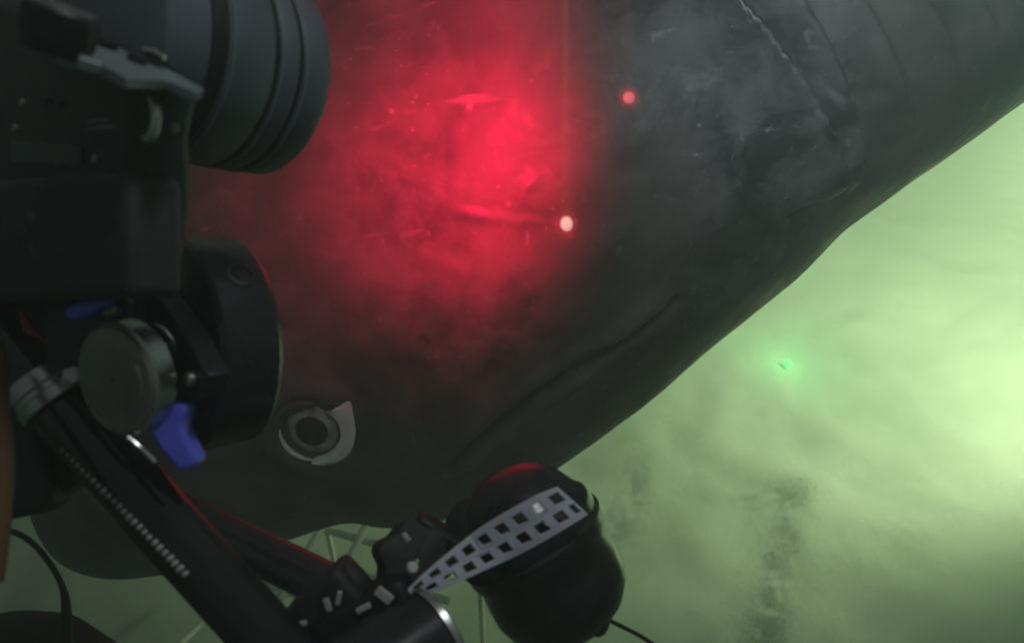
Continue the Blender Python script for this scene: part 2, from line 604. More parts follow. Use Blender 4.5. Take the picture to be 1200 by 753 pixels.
def relief(X, Y):
    out = np.zeros_like(X)
    g = lambda d, s: np.exp(-(d / s) ** 2)
    ends = lambda p, a=0.08: np.clip(p / a, 0, 1) * np.clip((1 - p) / a, 0, 1)
    # mouth: a long groove with a lip above it
    d, p = poly_dist(X, Y, fpoly([(518, 558), (560, 520), (610, 478), (660, 443), (720, 407), (772, 370), (796, 350)]))
    e = ends(p, 0.05)
    out += e * (-0.040 * g(d, 0.0085) + 0.010 * g(np.abs(d) - 0.020, 0.014))
    d, p = poly_dist(X, Y, fpoly([(700, 432), (742, 405), (788, 366), (806, 345)]))
    e = ends(p, 0.3)
    out += e * (-0.014 * g(d, 0.016) + 0.008 * g(d - 0.03, 0.02))
    # gill slits: free flap edges, each overlapping the skin behind it
    gills = [([(800, -60), (850, 0), (888, 42), (922, 88), (948, 132), (967, 172), (978, 212), (979, 232)], 1.45),
             ([(890, -70), (938, 0), (972, 60), (998, 120), (1011, 170), (1012, 212)], 0.45),
             ([(960, -80), (1010, 0), (1042, 60), (1062, 110), (1070, 150)], 0.22),
             ([(1040, -80), (1085, 0), (1110, 50), (1122, 95)], 0.2),
             ([(1120, -80), (1150, 0), (1170, 45)], 0.2)]
    for ln, a in gills:
        d, p = poly_dist(X, Y, fpoly(ln))
        e = ends(p, 0.1) * a
        front = 0.030 * np.clip(1 + d / 0.14, 0, 1) ** 2 * (d <= 0)
        back = (0.030 - 0.062 * np.clip(d / 0.010, 0, 1)) * (d > 0) * (d < 0.010) - 0.032 * np.clip(1 - (d - 0.010) / 0.08, 0, 1) ** 2 * (d >= 0.010)
        out += e * (front + back)
    # folds and scratches of the cheek
    for ln, a, s in (([(632, 346), (620, 368), (610, 398)], -0.006, 0.006), ([(540, 425), (528, 445)], -0.006, 0.008),
                     ([(655, 305), (640, 330), (600, 350)], 0.004, 0.012), ([(480, 300), (520, 310), (560, 330)], 0.004, 0.014),
                     ([(640, 200), (612, 225), (608, 250)], 0.004, 0.009), ([(520, 245), (590, 258), (650, 262)], 0.003, 0.006),
                     ([(880, 290), (860, 330), (815, 372)], -0.004, 0.012), ([(690, 270), (725, 300), (735, 330)], 0.003, 0.01),
                     ([(325, 458), (375, 446), (425, 462), (438, 500)], -0.006, 0.012)):
        d, p = poly_dist(X, Y, fpoly(ln))
        out += 0.6 * a * g(d, s) * ends(p, 0.25)
    # eye socket
    r = np.hypot(X - EYE[0], Y - EYE[1])
    out += 0.010 * g(r - 0.068, 0.022) - 0.016 * (1 / (1 + np.exp((r - 0.047) / 0.004)))
    # skin unevenness
    out += 0.0055 * fbm(X, Y, 4.0, 2, 40) + 0.0016 * fbm(X, Y * 1.2, 18.0, 2, 60)
    return out


Xs = np.concatenate([-0.160 + 0.02 * np.linspace(0, 1, 14) ** 1.6, np.linspace(-0.138, 2.1, 440), np.linspace(2.16, 5.2, 60)])
th_n = np.linspace(-PI / 2, PI / 2, 320, endpoint=False)
th_f = np.linspace(PI / 2, 3 * PI / 2, 90, endpoint=False)
TH = np.concatenate([th_n, th_f])
yc_, h_, w_ = section(np.clip(Xs, ST[0, 0] + 1e-5, ST[-1, 0] - 1e-5))
sp = lambda a: np.sign(a) * np.abs(a) ** (2 / PW)
XX = np.repeat(Xs[:, None], len(TH), 1)
YY = yc_[:, None] + h_[:, None] * sp(np.sin(TH))[None, :]
ZZ = w_[:, None] * sp(np.cos(TH))[None, :]
nrm_y = np.sin(TH)[None, :] * np.ones_like(XX); nrm_z = np.cos(TH)[None, :] * np.ones_like(XX)
rel = relief(XX, YY) * np.clip(np.cos(TH)[None, :] * 5.0, 0, 1) * np.clip((2.1 - XX) / 0.2, 0, 1) * np.clip((XX + 0.145) / 0.12, 0, 1)
rel = rel + 0.0045 * fbm(XX, YY + 0.4 * ZZ, 8.0, 2, 81) * np.clip((XX + 0.145) / 0.2, 0, 1)
YY = YY + rel * nrm_y
ZZ = ZZ + rel * nrm_z


def bend(X):
    return -0.13 * max(0.0, float(X) - 2.2) ** 2           # the body levels out towards the tail


def shark_pt(X, Y, Z):
    Y = float(Y) + bend(X)
    return SO + AX * float(X) + AY * float(Y) + AZ * float(Z)


shark = thing('sixgill_shark', 'huge dark grey shark with pale scuffed skin, green eye and red glow on its flank', 'shark', tuple(shark_pt(1.6, 0.5, 0.0)))
B = np.array([list(AX), list(AY), list(AZ)])
YY = YY - 0.13 * np.maximum(0, XX - 2.2) ** 2
co = np.stack([XX, YY, ZZ], -1).reshape(-1, 3) @ B + np.array(SO) - np.array(shark.location)
ns, nt_ = XX.shape
idx = np.arange(ns * nt_).reshape(ns, nt_)
nxt = np.roll(idx, -1, 1)
faces = np.stack([idx[:-1], idx[1:], nxt[1:], nxt[:-1]], -1).reshape(-1, 4).tolist()
faces.append(tuple(idx[0])); faces.append(tuple(idx[-1][::-1]))
me = bpy.data.meshes.new('body')
me.from_pydata(co.tolist(), [], faces)
bm = bmesh.new(); bm.from_mesh(me); bmesh.ops.recalc_face_normals(bm, faces=bm.faces); bm.to_mesh(me); bm.free()
for p in me.polygons:
    p.use_smooth = True
me.materials.append(M['skin'])
body = bpy.data.objects.new('body', me)
COL.objects.link(body)
body.parent = shark


def fin(name, pts, thick, zoff):
    """fin outline in body coordinates (X, Y, Z), thick at the root"""
    mb = MB()
    c = sum((Vector(p) for p in pts), Vector()) / len(pts)
    top, bot = [], []
    for (x, y, z) in pts:
        top.append(shark_pt(x, y, z)); bot.append(shark_pt(x, y, z))
    n = len(pts)
    ex = thick
    vs_ = top + [shark_pt(c.x + ex[0], c.y + ex[1], c.z + ex[2]), shark_pt(c.x - ex[0], c.y - ex[1], c.z - ex[2])]
    fs = [(i, (i + 1) % n, n) for i in range(n)] + [((i + 1) % n, i, n + 1) for i in range(n)]
    mb.add(vs_, fs)
    return mb.build(name, 'skin', shark, sharp=80, subsurf=2)


fin('pectoral_fin', [(2.15, 0.16, 0.40), (2.65, 0.18, 0.38), (2.85, -0.25, 0.80), (2.80, -0.35, 0.92), (2.55, -0.20, 0.78)], (0, 0.035, 0.03), 0)
fin('pectoral_fin', [(2.15, 0.16, -0.40), (2.65, 0.18, -0.38), (2.85, -0.25, -0.80), (2.80, -0.35, -0.92), (2.55, -0.20, -0.78)], (0, 0.035, 0.03), 0)
fin('dorsal_fin', [(3.45, 0.86, 0), (3.95, 0.78, 0), (4.12, 1.02, 0), (4.0, 1.07, 0), (3.75, 1.02, 0)], (0, 0, 0.04), 0)
fin('tail_fin', [(4.7, 0.62, 0), (5.0, 0.70, 0), (5.9, 1.25, 0), (6.1, 1.22, 0), (5.6, 0.75, 0), (5.25, 0.52, 0), (5.15, 0.25, 0), (4.95, 0.32, 0)], (0, 0, 0.04), 0)

# the eye
ez = float(flank(*EYE)[0])
dx_ = (float(flank(EYE[0] + 0.02, EYE[1])[0]) - float(flank(EYE[0] - 0.02, EYE[1])[0])) / 0.04
dy_ = (float(flank(EYE[0], EYE[1] + 0.02)[0]) - float(flank(EYE[0], EYE[1] - 0.02)[0])) / 0.04
en = (AZ - AX * dx_ - AY * dy_).normalized()
ec = shark_pt(EYE[0], EYE[1], ez)
# in the eye's own plane: er points right in the picture, eu up
er = (CR - en * CR.dot(en)).normalized()
eu = en.cross(er)
if eu.dot(CD) > 0:
    eu = -eu
KE = (ec - C0).dot(CF) / FPX                         # metres per photo pixel at the eye
eyeb = MB().lathe(ec - en * 0.030, en, [(0.0, 0.046), (0.014, 0.046), (0.019, 0.042), (0.0225, 0.036), (0.0245, 0.031), (0.0250, 0.027)], 64).build('eye', 'iris', shark, sharp=60)
MB().lathe(ec - en * 0.030, en, [(0.015, 0.0275), (0.0225, 0.0275), (0.026, 0.025), (0.030, 0.018), (0.032, 0.009), (0.0325, 0.001)], 64).build('pupil', 'pupil', eyeb, sharp=80)
outer = [(400, 469), (414, 463), (418, 479), (419, 500), (415, 519), (406, 534), (392, 544), (376, 549), (362, 547)]
inner = [(386, 478), (394, 483), (399, 491), (401, 503), (399, 514), (393, 524), (385, 533), (375, 540), (363, 544)]


def eye_pt(px, py, out_):
    return ec + er * ((px - 364) * KE) + eu * (-(py - 507) * KE) + en * out_


os_ = spline([Vector((a, b, 0)) for a, b in outer], 5)
is_ = spline([Vector((a, b, 0)) for a, b in inner], 5)
mb = MB()
rows = []
for a, b in zip(os_, is_):
    mid_ = (a + b) / 2
    rows.append([eye_pt(a.x, a.y, -0.010), eye_pt(a.x, a.y, 0.006), eye_pt(mid_.x, mid_.y, 0.009), eye_pt(b.x, b.y, 0.005), eye_pt(b.x, b.y, -0.010)])
n = len(rows)
mb.add([p for r_ in rows for p in r_], [(i * 5 + k, (i + 1) * 5 + k, (i + 1) * 5 + k + 1, i * 5 + k + 1) for i in range(n - 1) for k in range(4)])
mb.build('eyelid_crescent', 'eye_rim', eyeb, sharp=70)
# pale arc painting the lit lower-left of the iris ring
arc = [eye_pt(364 + 37 * math.cos(a), 507 - 37 * math.sin(a), 0.0) for a in np.linspace(math.radians(175), math.radians(272), 18)]
MB().tube(arc, [0.0012 + 0.0032 * math.sin(PI * i / 17) for i in range(18)], 10).build('lit_iris_arc', 'eye_rim', eyeb, sharp=80)
arc = [eye_pt(364 + 41 * math.cos(a), 507 - 39 * math.sin(a), 0.001) for a in np.linspace(math.radians(78), math.radians(185), 24)]
MB().tube(arc, [0.003 + 0.006 * math.sin(PI * i / 23) for i in range(24)], 10).build('upper_lid', 'lid', eyeb, sharp=80)

# ------------------------------------------------------------------ the stills camera on the rig
ED = 0.26
E0 = P(155, 200, ED)
CL = DV(0.545, -0.03, 0.84)                           # where the lens points
CU = DV(0.25, -0.85, -0.40)
CU = (CU - CL * CU.dot(CL)).normalized()
CW = CL.cross(CU)
if CW.dot(CF) > 0:
    CW = -CW                                         # towards the viewer


def cl(l, u, w=0.0):
    return E0 + CL * l + CU * u + CW * w


def unproj(px, py, org, n):
    """photo pixel to a point on a plane"""
    ray = (P(px, py, 1.0) - C0)
    t = (org - C0).dot(n) / ray.dot(n)
    return C0 + ray * t


sc_ = thing('stills_camera', 'black mirrorless stills camera with a fat grey-ringed lens, at upper left', 'camera', tuple(cl(0.0, -0.05, -0.05)))
end_px = [(152, 348), (148, 250), (150, 150), (150, 92), (163, 84), (196, 84), (236, 105), (235, 118), (226, 160), (227, 200), (228, 240), (222, 280), (216, 312), (196, 328)]
poly = [unproj(a, b, E0, CW) for a, b in end_px]
MB().prism(poly, -CW * 0.050).build('grip', 'body_grey', sc_, bevel=0.004)
back = [cl(-0.002, -0.046, -0.004), cl(-0.002, 0.034, -0.004), cl(0.020, 0.036, -0.004), cl(0.020, -0.046, -0.004)]
MB().prism(back, -CW * 0.125).build('body', 'black_plastic', sc_, bevel=0.005)
bb = [unproj(a, b, cl(-0.0045, 0, 0), CL) for a, b in ((149, 200), (149, 349), (60, 352), (-60, 356), (-60, 215), (40, 206))]
MB().prism(bb, CL * 0.022).build('battery_grip', 'black_rubber', sc_, bevel=0.004)
# sloping shoulder in front of the dial
sh = [(98, 38), (120, 46), (200, 82), (240, 104), (232, 108), (196, 92), (150, 90), (120, 74), (92, 66)]
tp = E0 + CU * 0.036
MB().prism([unproj(a, b, tp, CU) for a, b in sh], -CU * 0.004).build('shoulder', 'top_grey', sc_, bevel=0.0008)


def knob_at(px, py, d, axis, prof, name, mat, parent, n=40, sharp=35):
    return MB().lathe(P(px, py, d), axis, prof, n).build(name, mat, parent, sharp=sharp)


tpn = cl(0, 0.0362, 0)
DC = unproj(66, 50, tpn, CU)
KD = (DC - C0).dot(CF) / FPX
dr = 39 * KD
dial = MB().lathe(DC, CU, [(-0.003, dr * 0.94), (0.0005, dr), (dr * 0.95, dr), (dr * 1.02, dr * 0.94), (dr * 1.03, 0.0005)], 48).build('mode_dial', 'black_plastic', sc_)
for k in range(40):                                  # knurling of the dial
    a = 2 * PI * k / 40
    t1 = CU.orthogonal().normalized(); t2 = CU.cross(t1)
    rad = t1 * math.cos(a) + t2 * math.sin(a)
    MB().box(DC + rad * dr + CU * (dr * 0.5), rad, CU.cross(rad), CU, 0.0004, 0.0006, dr * 0.38).build('dial_rib', 'black_plastic', dial)
MB().lathe(DC + CU * (dr * 1.03), CU, [(0.0, dr * 0.90), (0.0006, dr * 0.88), (0.0006, dr * 0.70), (0.0, dr * 0.68)], 48, False, False).build('dial_ring', 'steel_dull', dial)
for (a, b, r_) in ((126, 56, 12), (160, 73, 12)):
    q = unproj(a, b, tpn, CU)
    MB().lathe(q, CU, [(-0.003, r_ * KD), (0.0022, r_ * KD), (0.0028, r_ * KD * 0.7)], 32).build('function_button', 'black_plastic', sc_)
q = unproj(186, 74, tpn, CU)
sb_ = MB().lathe(q, (CU + CL * 0.5).normalized(), [(-0.004, 0.0070), (0.001, 0.0070), (0.0018, 0.0055)], 40).build('shutter_button', 'black_gloss', sc_)
dq = (q - C0).dot(CF) - 0.008
MB().tube(spline([P(168, 58, dq), P(180, 60, dq), P(193, 68, dq)], 5), 0.0009).build('button_collar', 'steel', sb_)
MB().tube(spline([P(74, 70, 0.256), P(92, 74, 0.253), P(112, 77, 0.252), P(142, 76, 0.252)], 5), [0.0024] * 15 + [0.0016], 10).build('thumb_lever', 'top_grey', sc_)
# strap lug with its ring
lug = MB().tube(spline([P(168, 106, 0.256), P(176, 112, 0.250), P(181, 121, 0.247), P(183, 136, 0.247), P(181, 152, 0.248), P(175, 163, 0.250), P(169, 160, 0.254)], 6), 0.0016, 12).build('strap_lug', 'steel', sc_)
MB().lathe(P(170, 138, 0.262), CW, [(0, 0.0062), (0.004, 0.0062), (0.005, 0.0052)], 32).build('lug_seat', 'black_plastic', lug)
# back-panel details
MB().prism([unproj(a, b, cl(-0.0035, 0, 0), CL) for a, b in ((106, 142), (140, 138), (140, 141), (106, 145))], -CL * 0.001).build('back_line', 'top_grey', sc_)
MB().prism([unproj(a, b, cl(-0.0035, 0, 0), CL) for a, b in ((106, 150), (140, 147), (140, 150), (106, 153))], -CL * 0.001).build('back_line', 'top_grey', sc_)
for (a, b) in ((52, 118), (70, 121)):
    MB().box(unproj(a, b, cl(-0.0035, 0, 0), CL), CW, CU, CL, 0.0016, 0.0013, 0.0008).build('panel_mark', 'body_grey', sc_)
MB().prism([unproj(a, b, E0, CW) + CW * 0.0004 for a, b in ((154, 231), (166, 230), (167, 245), (155, 246))], CW * 0.0003).build('white_label', 'chip', sc_)
for (a, b) in ((40, 260), (40, 300)):
    MB().lathe(unproj(a, b, cl(-0.003, 0, 0), CL), -CL, [(0, 0.004), (0.0015, 0.004), (0.002, 0.003)], 24).build('rear_button', 'black_gloss', sc_)
for (a, b) in ((18, 150), (112, 186), (26, 120)):
    MB().lathe(unproj(a, b, cl(-0.002, 0, 0), CL), -CL, [(0, 0.0016), (0.0006, 0.0016), (0.0008, 0.001)], 16).build('body_screw', 'steel_dull', sc_)
for (a, b) in ((204, 150), (200, 300), (176, 318)):
    MB().lathe(unproj(a, b, E0, CW), CW, [(0, 0.0017), (0.0005, 0.0017), (0.0008, 0.001)], 16).build('body_screw', 'steel_dull', sc_)
MB().prism([unproj(a, b, cl(-0.002, 0, 0), CL) for a, b in ((16, 165), (98, 172), (98, 196), (16, 192))], -CL * 0.0012).build('rear_screen', 'black_gloss', sc_, bevel=0.0005)
# lens
LO = cl(-0.012, 0.0375, -0.056)
R0 = 0.0425
lens = MB().lathe(LO, CL, [(0.018, R0 * 0.80), (0.022, R0 * 0.97), (0.040, R0 * 0.97), (0.0405, R0 * 0.92), (0.048, R0 * 0.92)], 96, cap1=False).build('lens_barrel', 'lens_grey', sc_)
MB().lathe(LO, CL, [(0.0400, R0 * 0.90), (0.0402, R0 * 0.99), (0.0460, R0 * 0.99), (0.0462, R0 * 0.90)], 96, False, False).build('rear_groove', 'black_plastic', lens)
MB().lathe(LO, CL, [(0.0462, R0 * 0.93), (0.0464, R0 * 1.02), (0.0475, R0 * 1.045), (0.066, R0 * 1.06), (0.067, R0 * 1.045), (0.0675, R0 * 0.95)], 96, False, False).build('zoom_ring', 'lens_grey', lens)
MB().lathe(LO, CL, [(0.066, R0 * 0.95), (0.067, R0 * 1.015), (0.070, R0 * 1.015), (0.071, R0 * 0.95)], 96, False, False).build('ring_gap', 'black_plastic', lens)
MB().lathe(LO, CL, [(0.0695, R0 * 0.95), (0.0698, R0 * 1.045), (0.0705, R0 * 1.055), (0.0790, R0 * 1.055), (0.0797, R0 * 1.04), (0.080, R0 * 0.95)], 96, False, False).build('focus_ring', 'lens_grey', lens)
MB().lathe(LO, CL, [(0.079, R0 * 0.95), (0.080, R0 * 1.01), (0.0825, R0 * 1.01), (0.083, R0 * 0.95)], 96, False, False).build('ring_gap', 'black_plastic', lens)
MB().lathe(LO, CL, [(0.0820, R0 * 0.95), (0.0822, R0 * 1.04), (0.083, R0 * 1.05), (0.096, R0 * 1.05), (0.0970, R0 * 1.035), (0.0970, R0 * 0.98), (0.085, R0 * 0.93)], 96, False, False).build('lens_hood', 'lens_grey', lens)
for l_ in (0.0472, 0.0700, 0.0828):
    MB().lathe(LO, CL, [(l_, R0 * 1.046), (l_ + 0.0002, R0 * 1.064), (l_ + 0.0007, R0 * 1.064), (l_ + 0.0009, R0 * 1.046)], 96, False, False).build('ring_highlight', 'top_grey', lens)  # thin paler rings, highlights of the ring edges put into colour
MB().lathe(LO, CL, [(0.083, R0 * 0.93), (0.087, R0 * 0.7), (0.089, R0 * 0.4), (0.0895, 0.001)], 64, False, False).build('front_element', 'black_gloss', lens)

# ------------------------------------------------------------------ pan head below the camera
HA = DV(0.70, -0.06, 0.71)
ph = thing('pan_head', 'black disc-shaped pan head with steel cup and blue locking levers below the camera', 'tripod head', tuple(P(200, 430, 0.36)))
HC = P(205, 405, 0.345)
HR = 0.0505
drum = MB().lathe(HC, HA, [(-0.004, HR * 0.55), (0.0, HR * 0.97), (0.002, HR), (0.026, HR), (0.028, HR * 0.97), (0.030, HR * 0.6)], 96).build('drum', 'black_gloss', ph)
hole_c = P(280, 360, 0.345)
hp = HC + HA * ((hole_c - HC).dot(HA))
rad = (hole_c - hp).normalized()
hc_ = HC + HA * 0.015 + rad * (HR - 0.001)
MB().lathe(hc_, rad, [(-0.003, 0.0060), (0.0014, 0.0062), (0.0018, 0.0052), (-0.002, 0.0046)], 32).build('index_socket', 'black_rubber', drum)
pl = MB()
pp = [unproj(a, b, P(195, 400, 0.318), HA) for a, b in ((118, 352), (160, 338), (182, 340), (215, 390), (243, 440), (238, 462), (214, 472), (190, 480), (150, 470), (120, 410))]
plate = pl.prism(pp, HA * 0.010).build('bracket_plate', 'black_plastic', ph, bevel=0.0012)
for (a, b) in ((168, 353), (226, 444)):
    s_ = MB().lathe(unproj(a, b, P(195, 400, 0.318), HA), -HA, [(-0.002, 0.0032), (0.0022, 0.0032), (0.0030, 0.0024)], 24).build('screw', 'steel_dull', plate)
sl = [unproj(a, b, P(195, 400, 0.3168), HA) for a, b in ((182, 380), (190, 384), (200, 396), (207, 412), (206, 424), (200, 420), (192, 402))]
slot = MB().prism(sl, -HA * 0.0012).build('level_window', 'black_gloss', plate)
MB().tube([P(181, 379, 0.312), P(194, 386, 0.312), P(204, 400, 0.312), P(208, 416, 0.312)], 0.0005, 8).build('window_edge', 'steel_dull', plate)
MB().blob(unproj(197, 406, P(195, 400, 0.315), HA), CR, CD, CF, rpx(4, 0.31), rpx(9, 0.31), 0.0006).build('level_bubble', 'chip', plate)
cupA = DV(0.42, -0.14, 0.90)
cup = MB().lathe(P(130, 446, 0.298), cupA, [(0.0006, 0.0005), (0.0, 0.010), (0.0012, 0.0212), (0.003, 0.0226)], 96, False, False).build('steel_cup', 'steel_dull', ph)
ce1 = cupA.orthogonal().normalized(); ce2 = cupA.cross(ce1)
for r_, a0_, a1_ in ((0.006, 0.2, 1.5), (0.012, 0.5, 1.3), (0.0165, 0.2, 0.9), (0.019, 2.0, 3.2)):
    MB().tube([P(130, 446, 0.298) + cupA * 0.0006 + (ce1 * math.cos(t) + ce2 * math.sin(t)) * r_ for t in np.linspace(a0_, a1_, 12)], 0.00035, 6).build('glint_arc', 'steel', cup)  # bright thin arcs modelled in place of glints on the cup
MB().lathe(P(130, 446, 0.298), cupA, [(0.0030, 0.0220), (0.0022, 0.0227), (0.0030, 0.0238), (0.0110, 0.0240), (0.0120, 0.0225)], 96, False, False).build('cup_rim', 'steel', cup)
lev = MB()
lp = [(176, 486), (196, 476), (214, 470), (219, 480), (214, 492), (212, 502), (232, 540), (224, 550), (208, 552), (186, 526), (176, 508), (166, 498)]
lev.prism([P(a, b, 0.302) for a, b in lp], CF * 0.011)
lev.build('locking_lever', 'blue', ph, bevel=0.003)
MB().blob(P(106, 361, 0.305), DV(0.93, -0.36, 0), DV(0.36, 0.93, 0.0), CF, rpx(26, 0.305), rpx(11, 0.305), 0.008, p=0.8).build('locking_lever', 'blue', ph)
MB().blob(P(131, 366, 0.303), DV(0.93, -0.36, 0), DV(0.36, 0.93, 0.0), CF, rpx(9, 0.303), rpx(6, 0.303), 0.004).build('lever_screw', 'steel_dull', ph)
MB().box(P(125, 395, 0.335), CR, CD, CF, 0.020, 0.019, 0.016).build('mount_block', 'black_plastic', ph, bevel=0.004)
MB().box(P(48, 372, 0.372), CR, CD, CF, 0.030, 0.017, 0.012).build('mount_arm', 'black_plastic', ph, bevel=0.004)

# ------------------------------------------------------------------ support poles
sp_ = thing('support_pole', 'thick black tube running diagonally with a toothed grey strip and steel clamp', 'pole', tuple(P(340, 776, 0.34)))
pa, pb = P(-140, 242, 0.325), P(345, 782, 0.335)
MB().tube([pa, pb], rpx(37, 0.33), 40).build('tube', 'pole_gloss', sp_)
pd = (pb - pa).normalized()
perp = DV(-0.74, 0.67, 0)
strip = MB()
for k in range(25):
    t = k / 24
    px, py = 76 + (217 - 76) * t, 525 + (672 - 525) * t
    c = P(px + random.uniform(-0.6, 0.6), py, 0.318)
    s = 1.0 + 0.35 * random.random()
    strip.blob(c, pd, perp, CF, 0.0011 * s, 0.0016 * s, 0.0016, 8, 6, 0.8)
strip.tube([P(74, 523, 0.3195), P(219, 675, 0.3195)], 0.0006, 8)
strip.build('toothed_strip', 'rack', sp_, sharp=60)
col_c = P(58, 458, 0.327)
colr = rpx(37, 0.33)
clamp = MB().lathe(col_c, pd, [(-0.0075, colr * 1.02), (-0.007, colr * 1.16), (-0.001, colr * 1.19), (0.0, colr * 1.11), (0.002, colr * 1.11), (0.003, colr * 1.18), (0.0075, colr * 1.15), (0.008, colr * 1.02)], 64, False, False).build('collar_clamp', 'steel', sp_)
MB().lathe(P(86, 440, 0.318), DV(0.5, -0.3, -0.8), [(-0.004, 0.0045), (0.002, 0.0045), (0.003, 0.0035)], 6).build('clamp_bolt', 'steel', clamp)
MB().box(P(24, 520, 0.335), DV(0.2, 1, 0), DV(1, -0.2, 0), CF, 0.032, 0.014, 0.010).build('bracket', 'black_rubber', sp_, bevel=0.005)
MB().box(P(70, 522, 0.345), pd, perp, CF, 0.020, 0.015, 0.010).build('lower_sleeve', 'black_rubber', sp_, bevel=0.004)

sp2 = thing('brace_tube', 'thinner black brace tube behind the thick pole, meeting it in a V', 'pole', tuple(P(420, 706, 0.37)))
MB().tube([P(150, 572, 0.52), P(430, 708, 0.48)], rpx(25, 0.50), 32).build('tube', 'black_gloss', sp2)
MB().tube(spline([P(150, 512, 0.300), P(162, 522, 0.300), P(172, 531, 0.301), P(182, 541, 0.302)], 4), 0.0011, 10).build('pull_pin', 'steel', sp2)

# ------------------------------------------------------------------ clamp, knob, strapped housing at the bottom
kc = thing('clamp_knob', 'black lobed clamp knob with pale screws between the poles and the grey strap', 'clamp', tuple(P(450, 740, 0.36)))
kn = MB()
KA = DV(0.35, -0.25, -0.9)
kcen = P(484, 655, 0.375)
ka = KA.orthogonal().normalized(); kb = KA.cross(ka)
prof = []
N = 72
for (t, s) in ((-0.016, 0.80), (-0.014, 0.96), (0.004, 1.0), (0.008, 0.94), (0.0095, 0.70), (0.0098, 0.05)):
    prof.append([kcen + KA * t + (ka * math.cos(a) + kb * math.sin(a)) * (s * 0.0185 * (1 + 0.10 * math.cos(6 * a))) for a in np.linspace(0, 2 * PI, N, endpoint=False)])
kn.add([p for r_ in prof for p in r_], [(k * N + i, k * N + (i + 1) % N, (k + 1) * N + (i + 1) % N, (k + 1) * N + i) for k in range(5) for i in range(N)])
kn.build('knob', 'black_rubber', kc, sharp=45)
MB().lathe(P(483, 664, 0.355), KA, [(-0.002, 0.0026), (0.002, 0.0026), (0.0026, 0.0018)], 24).build('screw', 'chip', kc)
MB().box(P(392, 712, 0.362), pd, perp, CF, 0.016, 0.019, 0.014).build('jaw', 'black_rubber', kc, bevel=0.004)
MB().box(P(430, 722, 0.360), DV(0.9, -0.4, 0), DV(0.4, 0.9, 0), CF, 0.026, 0.013, 0.013).build('jaw', 'black_plastic', kc, bevel=0.004)
MB().blob(P(404, 690, 0.362), CR, CD, CF, 0.0125, 0.0135, 0.010).build('jaw_boss', 'black_rubber', kc)
MB().box(P(512, 634, 0.392), DV(0.8, 0.55, 0), DV(-0.55, 0.8, 0), CF, 0.016, 0.009, 0.008).build('arm_link', 'black_plastic', kc, bevel=0.003)
for (x, y, ax_, a, b) in ((450, 697, (0.75, 0.6, 0), 11, 6), (426, 712, (0.9, -0.45, 0), 9, 3.5), (384, 708, (0.3, 0.95, 0), 8, 3.5), (397, 700, (-0.2, 0.97, 0), 8, 3), (350, 731, (0.95, -0.2, 0), 10, 3), (424, 750, (0.6, -0.8, 0), 9, 3), (476, 629, (0.6, 0.8, 0), 6, 3)):
    d_ = 0.346
    u_ = DV(*ax_); v_ = u_.cross(CF)
    MB().box(P(x, y, d_), u_, v_, CF, rpx(a, d_), rpx(b, d_), 0.0012).build('tab_and_glint', 'rack', kc, bevel=0.0006)  # pale tabs, several of them drawn in place of small white glints

hs = thing('strapped_housing', 'rounded glossy black housing gripped by the grey perforated strap, bottom centre', 'lamp housing', tuple(P(640, 760, 0.41)))
BD = 0.415
SA = DV(0.47, 0.88, 0.10)
s1 = P(588, 566, BD)
k_ = BD / FPX
prof = [(-10, 8), (-6, 34), (4, 52), (20, 66), (44, 78), (50, 84), (58, 86), (86, 88), (94, 85), (100, 82), (122, 84), (145, 84), (165, 78), (182, 66), (196, 46), (205, 20), (207, 4)]
MB().lathe(s1, SA, [(t * k_, r * k_) for t, r in prof], 72).build('shell', 'black_gloss', hs, sharp=50)
MB().lathe(P(556, 618, BD - 0.004), DV(-0.5, -0.5, -0.6), [(-0.02, 0.017), (0.006, 0.017), (0.010, 0.013), (0.011, 0.001)], 40).build('side_cap', 'black_rubber', hs, sharp=45)
rim = [s1 + SA * (72 * k_) + (SA.orthogonal().normalized() * math.cos(a) + SA.cross(SA.orthogonal().normalized()) * math.sin(a)) * (86 * k_) for a in np.linspace(0, 2 * PI, 60)]
MB().tube(rim, 0.0022, 10).build('seal_ring', 'black_rubber', hs)
MB().blob(P(700, 724, BD - 0.012), CR, CD, CF, 0.007, 0.010, 0.007).build('end_boss', 'black_gloss', hs)

# perforated strap: two staggered rows of real holes
stt = spline([Vector((462, 706, 0)), Vector((500, 668, 0)), Vector((560, 620, 0)), Vector((610, 590, 0)), Vector((640, 574, 0)), Vector((652, 570, 0))], 12)
stb = spline([Vector((462, 708, 0)), Vector((510, 692, 0)), Vector((560, 671, 0)), Vector((620, 642, 0)), Vector((666, 616, 0)), Vector((688, 602, 0))], 12)


def along(ln, s):
    """point at a share s of a polyline's length"""
    seg = [(ln[i + 1] - ln[i]).length for i in range(len(ln) - 1)]
    q = max(0.0, min(0.9999, s)) * sum(seg)
    for i, l_ in enumerate(seg):
        if q <= l_:
            return ln[i].lerp(ln[i + 1], q / l_)
        q -= l_
    return ln[-1]


def strap_pt(s, t):
    a = along(stt, s); b = along(stb, s)
    q = a.lerp(b, t)
    d = BD - 88 * k_ - 0.004 + 0.030 * abs(s - 0.62) ** 2.0 * 1.6 - 0.072 * max(0.0, 0.5 - s)
    return P(q.x, q.y, d)


